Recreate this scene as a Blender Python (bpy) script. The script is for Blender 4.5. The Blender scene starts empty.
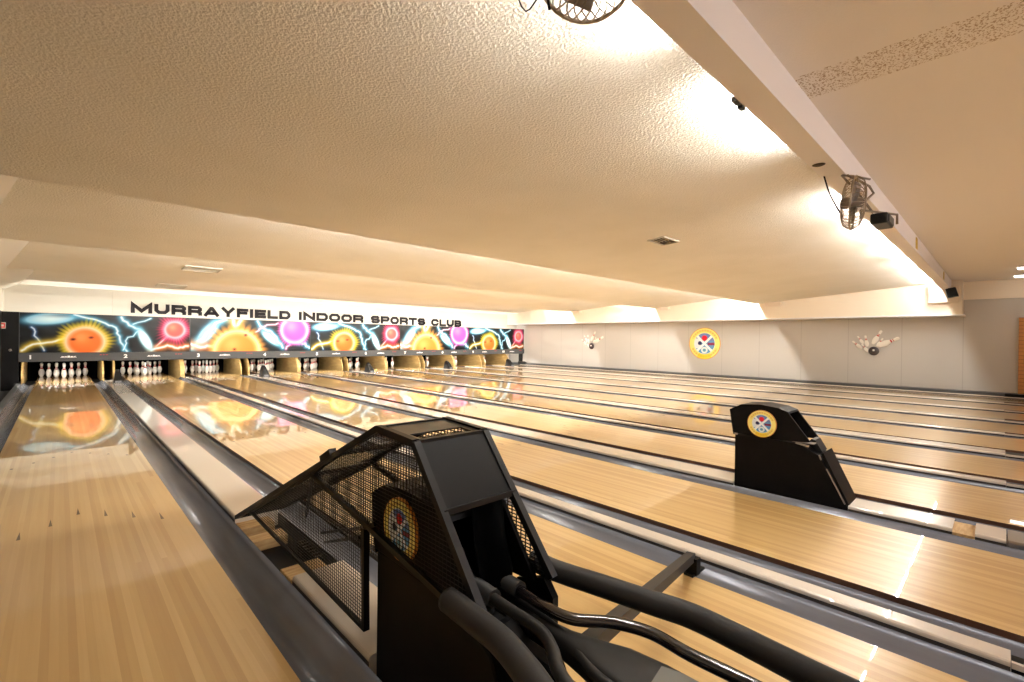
import bpy, math, random
from mathutils import Matrix, Vector
R = random.Random(7)
S = bpy.context.scene
COL = S.collection
PI = math.pi

# ------------------------------------------------------------------ helpers
def tag(o, label=None, cat=None, group=None, kind=None):
    if label: o['label'] = label
    if cat: o['category'] = cat
    if group: o['group'] = group
    if kind: o['kind'] = kind
    return o

def empty(name, loc, label, cat, group=None):
    o = bpy.data.objects.new(name, None)
    o.location = loc
    o.empty_display_size = .1
    COL.objects.link(o)
    return tag(o, label, cat, group)

class MB:
    """collects geometry in world coordinates, builds ONE mesh object"""
    def __init__(s):
        s.v = []; s.f = []; s.m = []; s.sm = []
    def add(s, vs, fs, mi=0, smooth=False):
        b = len(s.v)
        s.v += [tuple(p) for p in vs]
        for f in fs:
            s.f.append([b + i for i in f]); s.m.append(mi); s.sm.append(smooth)
        return s
    def box(s, x0, x1, y0, y1, z0, z1, mi=0):
        vs = [(x, y, z) for z in (z0, z1) for y in (y0, y1) for x in (x0, x1)]
        fs = [(0, 2, 3, 1), (4, 5, 7, 6), (0, 1, 5, 4), (2, 6, 7, 3), (0, 4, 6, 2), (1, 3, 7, 5)]
        return s.add(vs, fs, mi)
    def prismX(s, poly, x0, x1, mi=0):
        """poly of (y, z) extruded along x"""
        n = len(poly)
        vs = [(x0, y, z) for y, z in poly] + [(x1, y, z) for y, z in poly]
        fs = [list(range(n)), list(range(2 * n - 1, n - 1, -1))]
        for i in range(n):
            j = (i + 1) % n
            fs.append((i, i + n, j + n, j))
        return s.add(vs, fs, mi)
    def prismY(s, poly, y0, y1, mi=0, smooth=False):
        """poly of (x, z) extruded along y"""
        n = len(poly)
        vs = [(x, y0, z) for x, z in poly] + [(x, y1, z) for x, z in poly]
        fs = [list(range(n)), list(range(2 * n - 1, n - 1, -1))]
        s.add(vs, fs, mi)
        b = len(s.v) - 2 * n
        for i in range(n):
            j = (i + 1) % n
            s.f.append([b + i, b + j, b + j + n, b + i + n]); s.m.append(mi); s.sm.append(smooth)
        return s
    def prismZ(s, poly, z0, z1, mi=0):
        n = len(poly)
        vs = [(x, y, z0) for x, y in poly] + [(x, y, z1) for x, y in poly]
        fs = [list(range(n)), list(range(2 * n - 1, n - 1, -1))]
        for i in range(n):
            j = (i + 1) % n
            fs.append((i, j, j + n, i + n))
        return s.add(vs, fs, mi)
    def tube(s, pts, r, n=10, mi=0, closed=False, r2=None, caps=True):
        pts = [Vector(p) for p in pts]
        m = len(pts); b = len(s.v)
        up = None
        for i, p in enumerate(pts):
            if closed: t = pts[(i + 1) % m] - pts[i - 1]
            else: t = pts[min(i + 1, m - 1)] - pts[max(i - 1, 0)]
            t.normalize()
            if up is None:
                a = Vector((0, 0, 1)) if abs(t.z) < .9 else Vector((1, 0, 0))
                up = t.cross(a).normalized()
            else:
                up = (up - t * up.dot(t)).normalized()
            w = t.cross(up)
            rr = r if r2 is None else r + (r2 - r) * i / (m - 1)
            for k in range(n):
                a = 2 * PI * k / n + PI / n
                q = p + (up * math.cos(a) + w * math.sin(a)) * rr
                s.v.append(tuple(q))
        for i in range(m if closed else m - 1):
            i2 = (i + 1) % m
            for k in range(n):
                k2 = (k + 1) % n
                s.f.append([b + i * n + k, b + i * n + k2, b + i2 * n + k2, b + i2 * n + k])
                s.m.append(mi); s.sm.append(n > 5)
        if caps and not closed:
            s.f.append([b + k for k in range(n)][::-1]); s.m.append(mi); s.sm.append(False)
            s.f.append([b + (m - 1) * n + k for k in range(n)]); s.m.append(mi); s.sm.append(False)
        return s
    def bar(s, a, b, w, h=None, mi=0):
        """square section bar"""
        return s.tube([a, b], w * .7071, 4, mi)
    def lathe(s, prof, n=20, mi=0, M=None, mats=None):
        """prof of (r, z) about z, transformed by matrix M"""
        b = len(s.v)
        for r, z in prof:
            for k in range(n):
                a = 2 * PI * k / n
                p = Vector((r * math.cos(a), r * math.sin(a), z))
                if M is not None: p = M @ p
                s.v.append(tuple(p))
        for i in range(len(prof) - 1):
            for k in range(n):
                k2 = (k + 1) % n
                s.f.append([b + i * n + k, b + i * n + k2, b + (i + 1) * n + k2, b + (i + 1) * n + k])
                s.m.append(mats[i] if mats else mi); s.sm.append(True)
        s.f.append([b + k for k in range(n)][::-1]); s.m.append(mi); s.sm.append(False)
        l = len(prof) - 1
        s.f.append([b + l * n + k for k in range(n)]); s.m.append(mi); s.sm.append(False)
        return s
    def mesh(s, name, mats, origin=(0, 0, 0)):
        me = bpy.data.meshes.new(name)
        ox, oy, oz = origin
        me.from_pydata([(x - ox, y - oy, z - oz) for x, y, z in s.v], [], s.f)
        if not isinstance(mats, (list, tuple)): mats = [mats]
        for m in mats: me.materials.append(m)
        me.polygons.foreach_set('material_index', s.m)
        me.polygons.foreach_set('use_smooth', s.sm)
        me.update()
        return me
    def build(s, name, mats, parent=None, origin=None, label=None, cat=None, group=None, kind=None, bevel=0):
        if parent is not None: origin = gloc(parent)
        if origin is None: origin = (0, 0, 0)
        o = bpy.data.objects.new(name, s.mesh(name, mats, origin))
        if parent is None: o.location = origin
        COL.objects.link(o)
        if parent is not None: o.parent = parent
        if bevel:
            b = o.modifiers.new('bevel', 'BEVEL'); b.width = bevel; b.segments = 2
            b.limit_method = 'ANGLE'; b.angle_limit = .6
        return tag(o, label, cat, group, kind)

def gloc(o):
    p = Vector((0, 0, 0))
    while o is not None:
        p += Vector(o.location); o = o.parent
    return p

def smooth_path(pts, k=6):
    """Catmull-Rom"""
    P = [Vector(p) for p in pts]; out = []
    for i in range(len(P) - 1):
        p0 = P[max(i - 1, 0)]; p1 = P[i]; p2 = P[i + 1]; p3 = P[min(i + 2, len(P) - 1)]
        for j in range(k):
            t = j / k
            out.append(.5 * ((2 * p1) + (p2 - p0) * t + (2 * p0 - 5 * p1 + 4 * p2 - p3) * t * t + (3 * p1 - p0 - 3 * p2 + p3) * t ** 3))
    out.append(P[-1]); return out

# ------------------------------------------------------------------ materials
def lin(c):
    return tuple((x / 12.92 if x <= .04045 else ((x + .055) / 1.055) ** 2.4) for x in c)
def mat(name, col, rough=.5, metal=0, coat=0, spec=.5, coat_rough=.05, emit=None, estr=0, srgb=True):
    m = bpy.data.materials.new(name); m.use_nodes = True
    b = m.node_tree.nodes['Principled BSDF']
    c = lin(col) if srgb else col
    b.inputs['Base Color'].default_value = (*c, 1)
    b.inputs['Roughness'].default_value = rough
    b.inputs['Metallic'].default_value = metal
    b.inputs['Specular IOR Level'].default_value = spec
    b.inputs['Coat Weight'].default_value = coat
    b.inputs['Coat Roughness'].default_value = coat_rough
    if emit:
        b.inputs['Emission Color'].default_value = (*emit, 1)
        b.inputs['Emission Strength'].default_value = estr
    return m
def nodes(m): return m.node_tree.nodes, m.node_tree.links, m.node_tree.nodes['Principled BSDF']
def add_bump(m, scale, strength, dist=.01, kind='noise', detail=2, vary=0, coord='Object'):
    n, l, b = nodes(m)
    tc = n.new('ShaderNodeTexCoord')
    if kind == 'noise':
        t = n.new('ShaderNodeTexNoise'); t.inputs['Scale'].default_value = scale; t.inputs['Detail'].default_value = detail; out = t.outputs['Fac']
    else:
        t = n.new('ShaderNodeTexVoronoi'); t.feature = 'SMOOTH_F1'; t.inputs['Scale'].default_value = scale; out = t.outputs['Distance']
    l.new(tc.outputs[coord], t.inputs['Vector'])
    bp = n.new('ShaderNodeBump'); bp.inputs['Strength'].default_value = strength; bp.inputs['Distance'].default_value = dist
    l.new(out, bp.inputs['Height']); l.new(bp.outputs['Normal'], b.inputs['Normal'])
    return t
def vary_col(m, c1, c2, scale=1.5, detail=4, stretch=(1, 1, 1)):
    n, l, b = nodes(m)
    tc = n.new('ShaderNodeTexCoord'); mp = n.new('ShaderNodeMapping'); mp.inputs['Scale'].default_value = stretch
    t = n.new('ShaderNodeTexNoise'); t.inputs['Scale'].default_value = scale; t.inputs['Detail'].default_value = detail
    r = n.new('ShaderNodeValToRGB'); r.color_ramp.elements[0].position = .35; r.color_ramp.elements[1].position = .65
    r.color_ramp.elements[0].color = (*lin(c1), 1); r.color_ramp.elements[1].color = (*lin(c2), 1)
    l.new(tc.outputs['Object'], mp.inputs['Vector']); l.new(mp.outputs[0], t.inputs['Vector'])
    l.new(t.outputs['Fac'], r.inputs['Fac']); l.new(r.outputs['Color'], b.inputs['Base Color'])
    return m

M = {}
M['ceil'] = mat('stipple_ceiling', (.90, .80, .68), .85, spec=.2)
vary_col(M['ceil'], (.895, .875, .825), (.915, .895, .85), 1.2, 3)
add_bump(M['ceil'], 62, 1.0, .010, 'noise', 2)
M['paint'] = mat('cream_paint', (.92, .87, .79), .6, spec=.3)
M['header'] = mat('header_paint', (.80, .775, .72), .6, spec=.3)
M['beam'] = mat('beam_paint', (.93, .92, .925), .7, spec=.2)
M['lowbox'] = mat('stub_paint', (.90, .84, .76), .7, spec=.2)
M['dark'] = mat('dark_floor', (.10, .10, .10), .8)
M['black'] = mat('black_paint', (.035, .033, .032), .45, spec=.14)
M['blackgloss'] = mat('glare_black_paint', (.09, .085, .08), .33, spec=.6)  # paler, glossier black: glare on the cage top plate put into its colour
M['blackmatte'] = mat('black_curtain', (.02, .02, .02), .9, spec=.03)
M['hoodblack'] = mat('hood_black', (.05, .04, .04), .5, spec=.13)
vary_col(M['hoodblack'], (.028, .022, .02), (.06, .048, .042), 9, 5)
M['worn'] = mat('worn_edge', (.55, .50, .45), .5)
M['wire'] = mat('wire_black', (.06, .05, .045), .45, spec=.3)
M['foam'] = mat('foam_pad', (.12, .115, .11), .6, spec=.35)
add_bump(M['foam'], 120, .15, .002)
M['shiny'] = mat('black_enamel_tube', (.10, .08, .08), .16, spec=.6, coat=1, coat_rough=.08)
M['rubber'] = mat('dark_moulding', (.11, .105, .10), .5, spec=.3)
M['greypad'] = mat('grey_pad', (.42, .42, .39), .6)
M['gutter'] = mat('gutter_grey', (.43, .44, .47), .22, spec=.55)
vary_col(M['gutter'], (.40, .405, .42), (.45, .455, .475), 3, 4, (4, .3, 4))
M['cap'] = mat('divider_white', (.84, .80, .74), .25, spec=.4, coat=.7, coat_rough=.03)
M['capside'] = mat('divider_side', (.20, .17, .15), .5)
M['lane_side'] = mat('lane_edge_brown', (.30, .18, .10), .5)
M['inlay'] = mat('dark_inlay', (.30, .21, .12), .4, coat=1, coat_rough=0)
M['kick'] = mat('kickback_ply', (.66, .54, .32), .45)
vary_col(M['kick'], (.62, .50, .30), (.72, .60, .38), 2, 4, (1, 1, 6))
M['bar'] = mat('score_strip_grey', (.27, .275, .28), .45, spec=.3)
M['white'] = mat('white_mark', (.93, .93, .92), .5)
M['red'] = mat('red_mark', (.80, .10, .08), .4)
M['pinwhite'] = mat('pin_white', (.95, .93, .89), .2, coat=.6)
M['pinred'] = mat('pin_red', (.75, .10, .08), .25, coat=.6)
M['letters'] = mat('letters_black', (.06, .03, .045), .6, spec=.2)
M['metal'] = mat('bare_metal', (.62, .60, .58), .28, metal=1)
M['fanwire'] = mat('fan_chrome', (.60, .55, .48), .3, metal=.9)
M['fandark'] = mat('fan_blade_grey', (.50, .46, .42), .35, metal=.5)
M['plastic'] = mat('black_plastic', (.07, .07, .07), .45, spec=.3)
M['yellow'] = mat('yellow_sticker', (.80, .68, .22), .5)
M['vent'] = mat('vent_grey', (.78, .76, .70), .5)
M['ventdark'] = mat('vent_dark', (.22, .17, .12), .7)
M['timber'] = mat('raw_timber', (.76, .62, .42), .6)
vary_col(M['timber'], (.70, .55, .35), (.80, .68, .48), 8, 4, (1, 6, 6))
M['woodwall'] = mat('orange_boards', (.74, .50, .24), .4)
M['ball'] = mat('dark_ball', (.17, .12, .14), .3, coat=.5)
WARM = (1, .975, .925)
M['tube'] = mat('fluorescent', (1, 1, 1), .4, emit=WARM, estr=470)
M['tube0'] = mat('fluorescent_front', (1, 1, 1), .4, emit=WARM, estr=300)
M['fillstrip'] = mat('approach_fill', (1, 1, 1), .4, emit=(.97, .95, 1), estr=130)
M['pinlamp'] = mat('pin_lamp', (1, 1, 1), .4, emit=(1, .95, .88), estr=230)
M['strip'] = mat('ceiling_strip', (1, 1, 1), .4, emit=(1, .95, .88), estr=9)

# grey panelled side wall : fine vertical joints every 1.21 m
m = M['wallgrey'] = mat('grey_panel_wall', (.74, .72, .69), .5, spec=.35)
n, l, b = nodes(m)
tc = n.new('ShaderNodeTexCoord'); sp = n.new('ShaderNodeSeparateXYZ'); l.new(tc.outputs['Object'], sp.inputs[0])
def mth(n, l, op, a, b_=None, c=None):
    q = n.new('ShaderNodeMath'); q.operation = op
    for i, v in enumerate((a, b_, c)):
        if v is None: continue
        if hasattr(v, 'is_output'): l.new(v, q.inputs[i])
        else: q.inputs[i].default_value = v
    return q.outputs[0]
u = mth(n, l, 'FRACT', mth(n, l, 'DIVIDE', mth(n, l, 'SUBTRACT', sp.outputs['Y'], .70), 1.212))
d = mth(n, l, 'LESS_THAN', mth(n, l, 'ABSOLUTE', mth(n, l, 'SUBTRACT', u, .5)), .4915)
mix = n.new('ShaderNodeMix'); mix.data_type = 'RGBA'
mix.inputs['A'].default_value = (*lin((.69, .67, .64)), 1); mix.inputs['B'].default_value = (*lin((.74, .72, .69)), 1)
l.new(d, mix.inputs['Factor']); l.new(mix.outputs['Result'], b.inputs['Base Color'])

# approach ceiling with one coarse dark speckled strip
m = M['appceil'] = mat('approach_ceiling', (.86, .78, .70), .85, spec=.2)
n, l, b = nodes(m)
tc = n.new('ShaderNodeTexCoord'); sp = n.new('ShaderNodeSeparateXYZ'); l.new(tc.outputs['Object'], sp.inputs[0])
inb = mth(n, l, 'LESS_THAN', mth(n, l, 'ABSOLUTE', mth(n, l, 'SUBTRACT', sp.outputs['X'], 3.38)), .17)
t = n.new('ShaderNodeTexNoise'); t.inputs['Scale'].default_value = 95; t.inputs['Detail'].default_value = 3; l.new(tc.outputs['Object'], t.inputs['Vector'])
sk = mth(n, l, 'MULTIPLY', inb, mth(n, l, 'GREATER_THAN', t.outputs['Fac'], .56))
mix = n.new('ShaderNodeMix'); mix.data_type = 'RGBA'
mix.inputs['A'].default_value = (*lin((.93, .92, .915)), 1); mix.inputs['B'].default_value = (*lin((.70, .64, .58)), 1)
l.new(sk, mix.inputs['Factor']); l.new(mix.outputs['Result'], b.inputs['Base Color'])
bp = n.new('ShaderNodeBump'); bp.inputs['Strength'].default_value = .35; bp.inputs['Distance'].default_value = .006
l.new(t.outputs['Fac'], bp.inputs['Height']); l.new(bp.outputs['Normal'], b.inputs['Normal'])

# lane boards
def lane_mat(name, tones):
    m = mat(name, (.8, .6, .35), .30, spec=.75, coat=1, coat_rough=.022)
    n, l, b = nodes(m)
    tc = n.new('ShaderNodeTexCoord'); sp = n.new('ShaderNodeSeparateXYZ'); l.new(tc.outputs['Object'], sp.inputs[0])
    bd = mth(n, l, 'FLOOR', mth(n, l, 'DIVIDE', sp.outputs['X'], 1.0538 / 39))
    cm = n.new('ShaderNodeCombineXYZ'); l.new(bd, cm.inputs[0])
    wn = n.new('ShaderNodeTexWhiteNoise'); wn.noise_dimensions = '3D'; l.new(cm.outputs[0], wn.inputs['Vector'])
    seg = mth(n, l, 'FLOOR', mth(n, l, 'ADD', mth(n, l, 'DIVIDE', sp.outputs['Y'], 5.5), mth(n, l, 'MULTIPLY', wn.outputs['Value'], 9)))
    cm2 = n.new('ShaderNodeCombineXYZ'); l.new(bd, cm2.inputs[0]); l.new(seg, cm2.inputs[1])
    wn2 = n.new('ShaderNodeTexWhiteNoise'); wn2.noise_dimensions = '3D'; l.new(cm2.outputs[0], wn2.inputs['Vector'])
    mp = n.new('ShaderNodeMapping'); mp.inputs['Scale'].default_value = (60, 1.6, 1)
    l.new(tc.outputs['Object'], mp.inputs['Vector'])
    gr = n.new('ShaderNodeTexNoise'); gr.inputs['Scale'].default_value = 1; gr.inputs['Detail'].default_value = 4; l.new(mp.outputs[0], gr.inputs['Vector'])
    v = mth(n, l, 'ADD', mth(n, l, 'MULTIPLY', wn2.outputs['Value'], .75), mth(n, l, 'MULTIPLY', mth(n, l, 'SUBTRACT', gr.outputs['Fac'], .35), .55))
    r = n.new('ShaderNodeValToRGB'); e = r.color_ramp.elements
    e[0].position = 0; e[0].color = (*lin(tones[0]), 1); e[1].position = 1; e[1].color = (*lin(tones[2]), 1)
    q = e.new(.5); q.color = (*lin(tones[1]), 1)
    l.new(v, r.inputs['Fac']); l.new(r.outputs['Color'], b.inputs['Base Color'])
    return m
M['lane'] = lane_mat('lane_boards', [(.74, .59, .36), (.795, .655, .42), (.85, .725, .49)])
M['deck'] = lane_mat('pin_deck_boards', [(.66, .50, .28), (.70, .54, .32), (.74, .58, .36)])

# orange wood boards on the side
n, l, b = nodes(M['woodwall'])
tc = n.new('ShaderNodeTexCoord'); sp = n.new('ShaderNodeSeparateXYZ'); l.new(tc.outputs['Object'], sp.inputs[0])
fr = mth(n, l, 'FRACT', mth(n, l, 'DIVIDE', sp.outputs['Z'], .09))
dk = mth(n, l, 'LESS_THAN', fr, .14)
mix = n.new('ShaderNodeMix'); mix.data_type = 'RGBA'
mix.inputs['A'].default_value = (*lin((.74, .50, .24)), 1); mix.inputs['B'].default_value = (*lin((.58, .36, .15)), 1)
l.new(dk, mix.inputs['Factor']); l.new(mix.outputs['Result'], b.inputs['Base Color'])

def vcol_mat(name, rough=.35):
    m = mat(name, (1, 1, 1), rough, spec=.18)
    n, l, b = nodes(m)
    a = n.new('ShaderNodeAttribute'); a.attribute_name = 'Col'
    l.new(a.outputs['Color'], b.inputs['Base Color'])
    return m
M['art'] = vcol_mat('mask_artwork', .3)
M['crest'] = vcol_mat('crest_print', .35)

# ------------------------------------------------------------------ layout constants
L1, W, G12, PP = -.4259, 1.0538, .7179, 3.3714
def lane_x(k): q, r = divmod(k - 1, 2); return L1 + q * PP + r * (W + G12)
WX = 16.61                      # right wall
SX = 15.96                      # soffit face
ZR = 2.45                       # lowest edge of each ceiling fold
Y0, YM, YH, YP = -.9, 16.3, 17.0, 17.97
def s0(y): return ZR + .0815 * (5.35 - y)

# ------------------------------------------------------------------ setting
MB().box(-1.3, WX + .2, -5, 19.5, -.30, -.14).build('floor', M['dark'], kind='structure')
MB().box(-1.3, WX + .2, -5, -.92, -.14, 0).build('floor', M['lane'], kind='structure')
# right wall : grey boards, cream band above
MB().box(WX, WX + .15, -5, 19.5, -.2, 2.38).build('wall_right', M['wallgrey'], kind='structure')
MB().box(WX - .02, WX + .15, -5, .72, 2.38, 3.0).build('trim_1', M['paint'], kind='structure')
MB().box(lane_x(10) + W + .36, WX, -.05, 17.0, -.14, .085).build('baseboard_right', M['bar'], kind='structure')
MB().box(lane_x(10) + W + .36, WX, -.9, -.05, -.14, .085).build('baseboard_right', M['black'], kind='structure')
MB().box(WX - .16, WX - .01, -5, -.262, .0, 1.90).build('wall_right', M['woodwall'], kind='structure')
# soffit along the right wall, and its lip
MB().box(SX, WX, .70, YH, 1.985, 2.90).build('trim_2', M['paint'], kind='structure')
MB().box(SX - .02, WX, .66, YH, 1.955, 1.985).build('trim_3', M['beam'], kind='structure')
# left wall, splay above it
MB().box(-1.2, -1.0, -5, 19.5, -.2, 2.9).build('wall_left', M['header'], kind='structure')
MB().box(-1.0, -.985, 2.0, YM - .01, -.14, 1.74).build('wall_left', M['black'], kind='structure')
MB().prismY([(-1.0, 2.30), (-.20, 2.735), (-.20, 2.95), (-1.0, 2.95)], 1.12, YH, 0).build('wall_left', M['header'], kind='structure')
# black end wall beside the first masking panel
MB().box(-1.0, -.70, YM, YM + .06, -.14, 1.735).build('wall_back', M['black'], kind='structure')
# header wall that carries the lettering
hb = MB().box(-1.0, 1.045, YH, YH + .1, 1.60, 2.75).box(1.049, SX + .05, YH, YH + .1, 1.60, 2.75).box(SX, WX, YH, YH + .1, 1.60, 2.9)
hb.build('wall_back', M['header'], kind='structure')
MB().box(SX + .2, WX, YH + .5, YH + .6, -.14, 1.6).build('wall_back', M['paint'], kind='structure')
# room behind the camera
MB().box(-1.3, WX + .2, -5.2, -5, -.2, 3).build('wall_front', M['paint'], kind='structure')
MB().box(-1.3, WX + .15, -5, .91, 2.835, 3.0).build('ceiling', M['appceil'], kind='structure')
# downstand beam above the foul line
MB().box(-1.2, WX, .90, 1.062, 2.607, 2.95).build('trim_4', M['beam'], kind='structure')
# folded ceiling slabs
for i, (ya, za, yb) in enumerate([(.95, s0(.95), 5.35), (5.42, 2.78, 8.95), (9.02, 2.78, 12.9), (12.97, 2.78, 17.0)]):
    b = MB().prismX([(ya, za), (yb, ZR), (yb, ZR + .03), (ya, za + .12)], -1.1, SX + .3)
    if i < 3: b.box(-1.1, SX + .3, yb, yb + .035, ZR, 2.86)
    b.build('ceiling', M['ceil'], kind='structure')
MB().box(-1.2, WX + .15, .9, 19.5, 2.95, 3.05).build('ceiling', M['dark'], kind='structure')
# boxed stubs where each beam meets the soffit
for i, (ya, yb, za, zb) in enumerate([(.75, 1.31, 2.28, 2.70), (4.70, 5.14, 2.35, 2.47), (8.36, 8.72, 2.37, 2.48), (12.4, 12.9, 2.38, 2.47)]):
    MB().box(SX - .12, SX, ya, yb, za, zb).build('trim_%d' % (5 + i), M['lowbox'], kind='structure')
# pin bay back curtain
MB().box(-1.0, WX, 19.25, 19.4, -.2, 2.9).build('wall_back', M['blackmatte'], kind='structure')

# ------------------------------------------------------------------ lanes, gutters, dividers
NUM = ['first', 'second', 'third', 'fourth', 'fifth', 'sixth', 'seventh', 'eighth', 'ninth', 'tenth']
for k in range(1, 11):
    x0 = lane_x(k); x1 = x0 + W; xc = (x0 + x1) / 2
    b = MB()
    z = -.0
    # top face split at pin deck ; sides brown
    b.add([(x0, Y0, z), (x1, Y0, z), (x1, 17.0, z), (x0, 17.0, z)], [(0, 1, 2, 3)], 0)
    b.add([(x0, 17.0, z), (x1, 17.0, z), (x1, 19.2, z), (x0, 19.2, z)], [(0, 1, 2, 3)], 3)
    b.add([(x0, Y0, z), (x0, 19.2, z), (x0, 19.2, -.12), (x0, Y0, -.12)], [(0, 1, 2, 3)], 1)
    b.add([(x1, Y0, z), (x1, 19.2, z), (x1, 19.2, -.12), (x1, Y0, -.12)], [(3, 2, 1, 0)], 1)
    b.add([(x0, Y0, z), (x1, Y0, z), (x1, Y0, -.12), (x0, Y0, -.12)], [(3, 2, 1, 0)], 1)
    b.add([(x0, 19.2, z), (x1, 19.2, z), (x1, 19.2, -.12), (x0, 19.2, -.12)], [(0, 1, 2, 3)], 1)
    b.add([(x0, Y0, -.12), (x1, Y0, -.12), (x1, 19.2, -.12), (x0, 19.2, -.12)], [(3, 2, 1, 0)], 1)
    # seven arrows and the dot row
    for j in range(-3, 4):
        ax = xc + j * .1345; ay = 4.42 - abs(j) * .155; e = .0009
        b.add([(ax, ay + .07, e), (ax - .009, ay - .09, e), (ax + .009, ay - .09, e)], [(0, 1, 2)], 2)
    for j in range(-3, 4):
        ax = xc + j * .1345; ay = 6.66 - abs(j) * .165; e = .0009; r = .011
        b.add([(ax + r * math.cos(a * PI / 4), ay + 2.2 * r * math.sin(a * PI / 4), e) for a in range(8)], [tuple(range(8))], 2)
    b.build('bowling_lane', [M['lane'], M['lane_side'], M['inlay'], M['deck']], origin=(x0, 0, 0),
            label='polished maple bowling lane running to the pins under number %d' % k, cat='bowling lane', group='ten parallel bowling lanes')

def gutter(xa, xb, ya, yb, label, za=-.022, zb=-.012):
    n = 12; top = []
    for i in range(n + 1):
        t = i / n; x = xa + (xb - xa) * t
        dz = -.072 * math.sin(PI * t) ** .75
        top.append((x, za + (zb - za) * t + dz))
    poly = top + [(xb, -.135), (xa, -.135)]
    nn = len(poly)
    b = MB(); ys = [ya, yb]
    vs = [(x, y, z) for y in ys for x, z in poly]
    fs = []; 
    b.add(vs, [], 0); o = 0
    for i in range(nn):
        j = (i + 1) % nn
        b.f.append([i, j, j + nn, i + nn]); b.m.append(0); b.sm.append(i < n)
    b.f.append(list(range(nn))[::-1]); b.m.append(0); b.sm.append(False)
    b.f.append([nn + i for i in range(nn)]); b.m.append(0); b.sm.append(False)
    return b.build('gutter', M['gutter'], origin=(xa, ya, 0), label=label, cat='gutter', group='grey ball gutters beside the lanes')

CAPS = []
gaps = [(lane_x(k) + W, lane_x(k + 1), k) for k in range(1, 10)]
gutter(L1 - .225, L1 - .002, Y0, 17.0, 'grey gutter along the outer left side of the lane under number 1', -.012, -.022)
for xa, xb, k in gaps:
    cw = .27 if k % 2 else .108
    ca = (xa + xb) / 2 - cw / 2 if k % 2 == 0 else xa + .222
    cb = ca + cw
    CAPS.append((ca, cb, k))
    gutter(xa + .002, ca - .003, Y0, 17.0, 'grey gutter on the right side of the lane under number %d' % k)
    gutter(cb + .003, xb - .002, Y0, 17.0, 'grey gutter on the left side of the lane under number %d' % (k + 1), -.012, -.03)
xe = lane_x(10) + W
gutter(xe + .002, xe + .222, Y0, 17.0, 'grey gutter on the right side of the lane under number 10')
CAPS.append((xe + .226, xe + .355, 10))
CAPS.insert(0, (L1 - .31, L1 - .229, 0))

def cap_profile(ca, cb, hollow=False):
    r = .014; zt = .026
    pts = [(ca, -.10)]
    pts += [(ca, zt - r)] + [(ca + r - r * math.cos(a), zt - r + r * math.sin(a)) for a in (PI / 6, PI / 3, PI / 2)]
    pts += [(cb - r + r * math.sin(a), zt - r + r * math.cos(a)) for a in (0, PI / 6, PI / 3)] + [(cb, zt - r), (cb, -.10)]
    return pts
def cap_piece(ca, cb, ya, yb, name, label, mats, group='white dividers between the lanes'):
    b = MB()
    b.prismY(cap_profile(ca, cb)[::-1], ya, yb, 0)
    # dark lower sides
    b.box(ca - .001, ca + .002, ya + .001, yb - .001, -.099, .004, 1)
    return b.build(name, mats, origin=(ca, ya, 0), label=label, cat='lane divider', group=group)
CW = [M['cap'], M['capside']]
for ca, cb, k in CAPS:
    if k == 0:
        cap_piece(ca, cb, Y0, 16.2, 'lane_divider', 'dull rail along the outer left gutter against the black wall', [M['bar'], M['capside']]); continue
    where = ('between lanes %d and %d' % (k, k + 1)) if k < 10 else 'between the last lane and the grey side wall'
    kind = 'broad' if k % 2 else 'narrow'
    if k == 1:
        cap_piece(ca, cb, 3.52, 16.2, 'lane_divider', 'broad white ball track cover %s, beyond the cage' % where, CW)
        cap_piece(ca, cb, 1.64, 2.45, 'lane_divider', 'short white cover plate under the wire cage', CW)
    elif k == 3:
        cap_piece(ca, cb, 1.603, 16.2, 'lane_divider', 'broad white divider %s, beyond the low black hood' % where, CW)
        cap_piece(ca, cb, .215, .78, 'lane_divider', 'white divider piece in front of the low black hood', CW)
        cap_piece(ca, cb, -.03, .11, 'lane_divider', 'short white divider block nearest the foul line by a wooden gap', CW)
        MB().box(ca, cb, .11, .215, -.10, .004).build('timber_block', M['timber'], origin=(ca, .11, 0), label='bare wood block showing in the gap of the white divider', cat='wood block')
    else:
        cap_piece(ca, cb, -.035, 16.2, 'lane_divider', '%s white divider %s' % (kind, where), CW)
    if k == 3:
        MB().prismY(cap_profile(ca, cb)[::-1], Y0, -.035, 0).build('divider_end_plate', M['metal'], origin=(ca, Y0, 0), label='shiny metal end plate in line with the third white divider', cat='end plate', group='end plates of the lane dividers')
    elif k >= 2:
        b = MB().prismY([(x, z - .016) for x, z in cap_profile(ca, cb)][::-1], Y0, -.037, 0)
        b.box(ca, ca + .018, Y0, -.037, .0, .022, 1)
        b.build('divider_end_plate', [M['black'], M['cap']], origin=(ca, Y0, 0), label='dark end piece of the divider %s' % where, cat='end plate', group='end plates of the lane dividers')

# timber blocks and trough under the cage
c1a, c1b = CAPS[1][0], CAPS[1][1]
BL = [(3.36, 3.50, -.085, -.012, 'pale timber block under the tip of the wire cage'), (3.12, 3.24, -.085, -.02, 'second pale timber block behind the cage tip'),
      (2.47, 2.63, -.085, -.002, 'pale timber block at the start of the short white cover')]
for ya, yb, za, zb, lb in BL:
    MB().box(c1a, c1a + .20, ya, yb, za, zb).build('timber_block', M['timber'], origin=(c1a, ya, za), label=lb, cat='wood block', group='timber blocks under the cage', bevel=.004)
b = MB().box(c1a + .21, c1b, 2.66, 3.50, -.13, -.105)
for i in range(7):
    b.box(c1a + .21, c1b - .01, 2.70 + i * .045, 2.715 + i * .045, -.105, -.03)
b.build('ball_track_grille', M['black'], origin=(c1a, 2.66, -.13), label='black slotted grille in the ball track below the cage', cat='grille')

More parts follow.
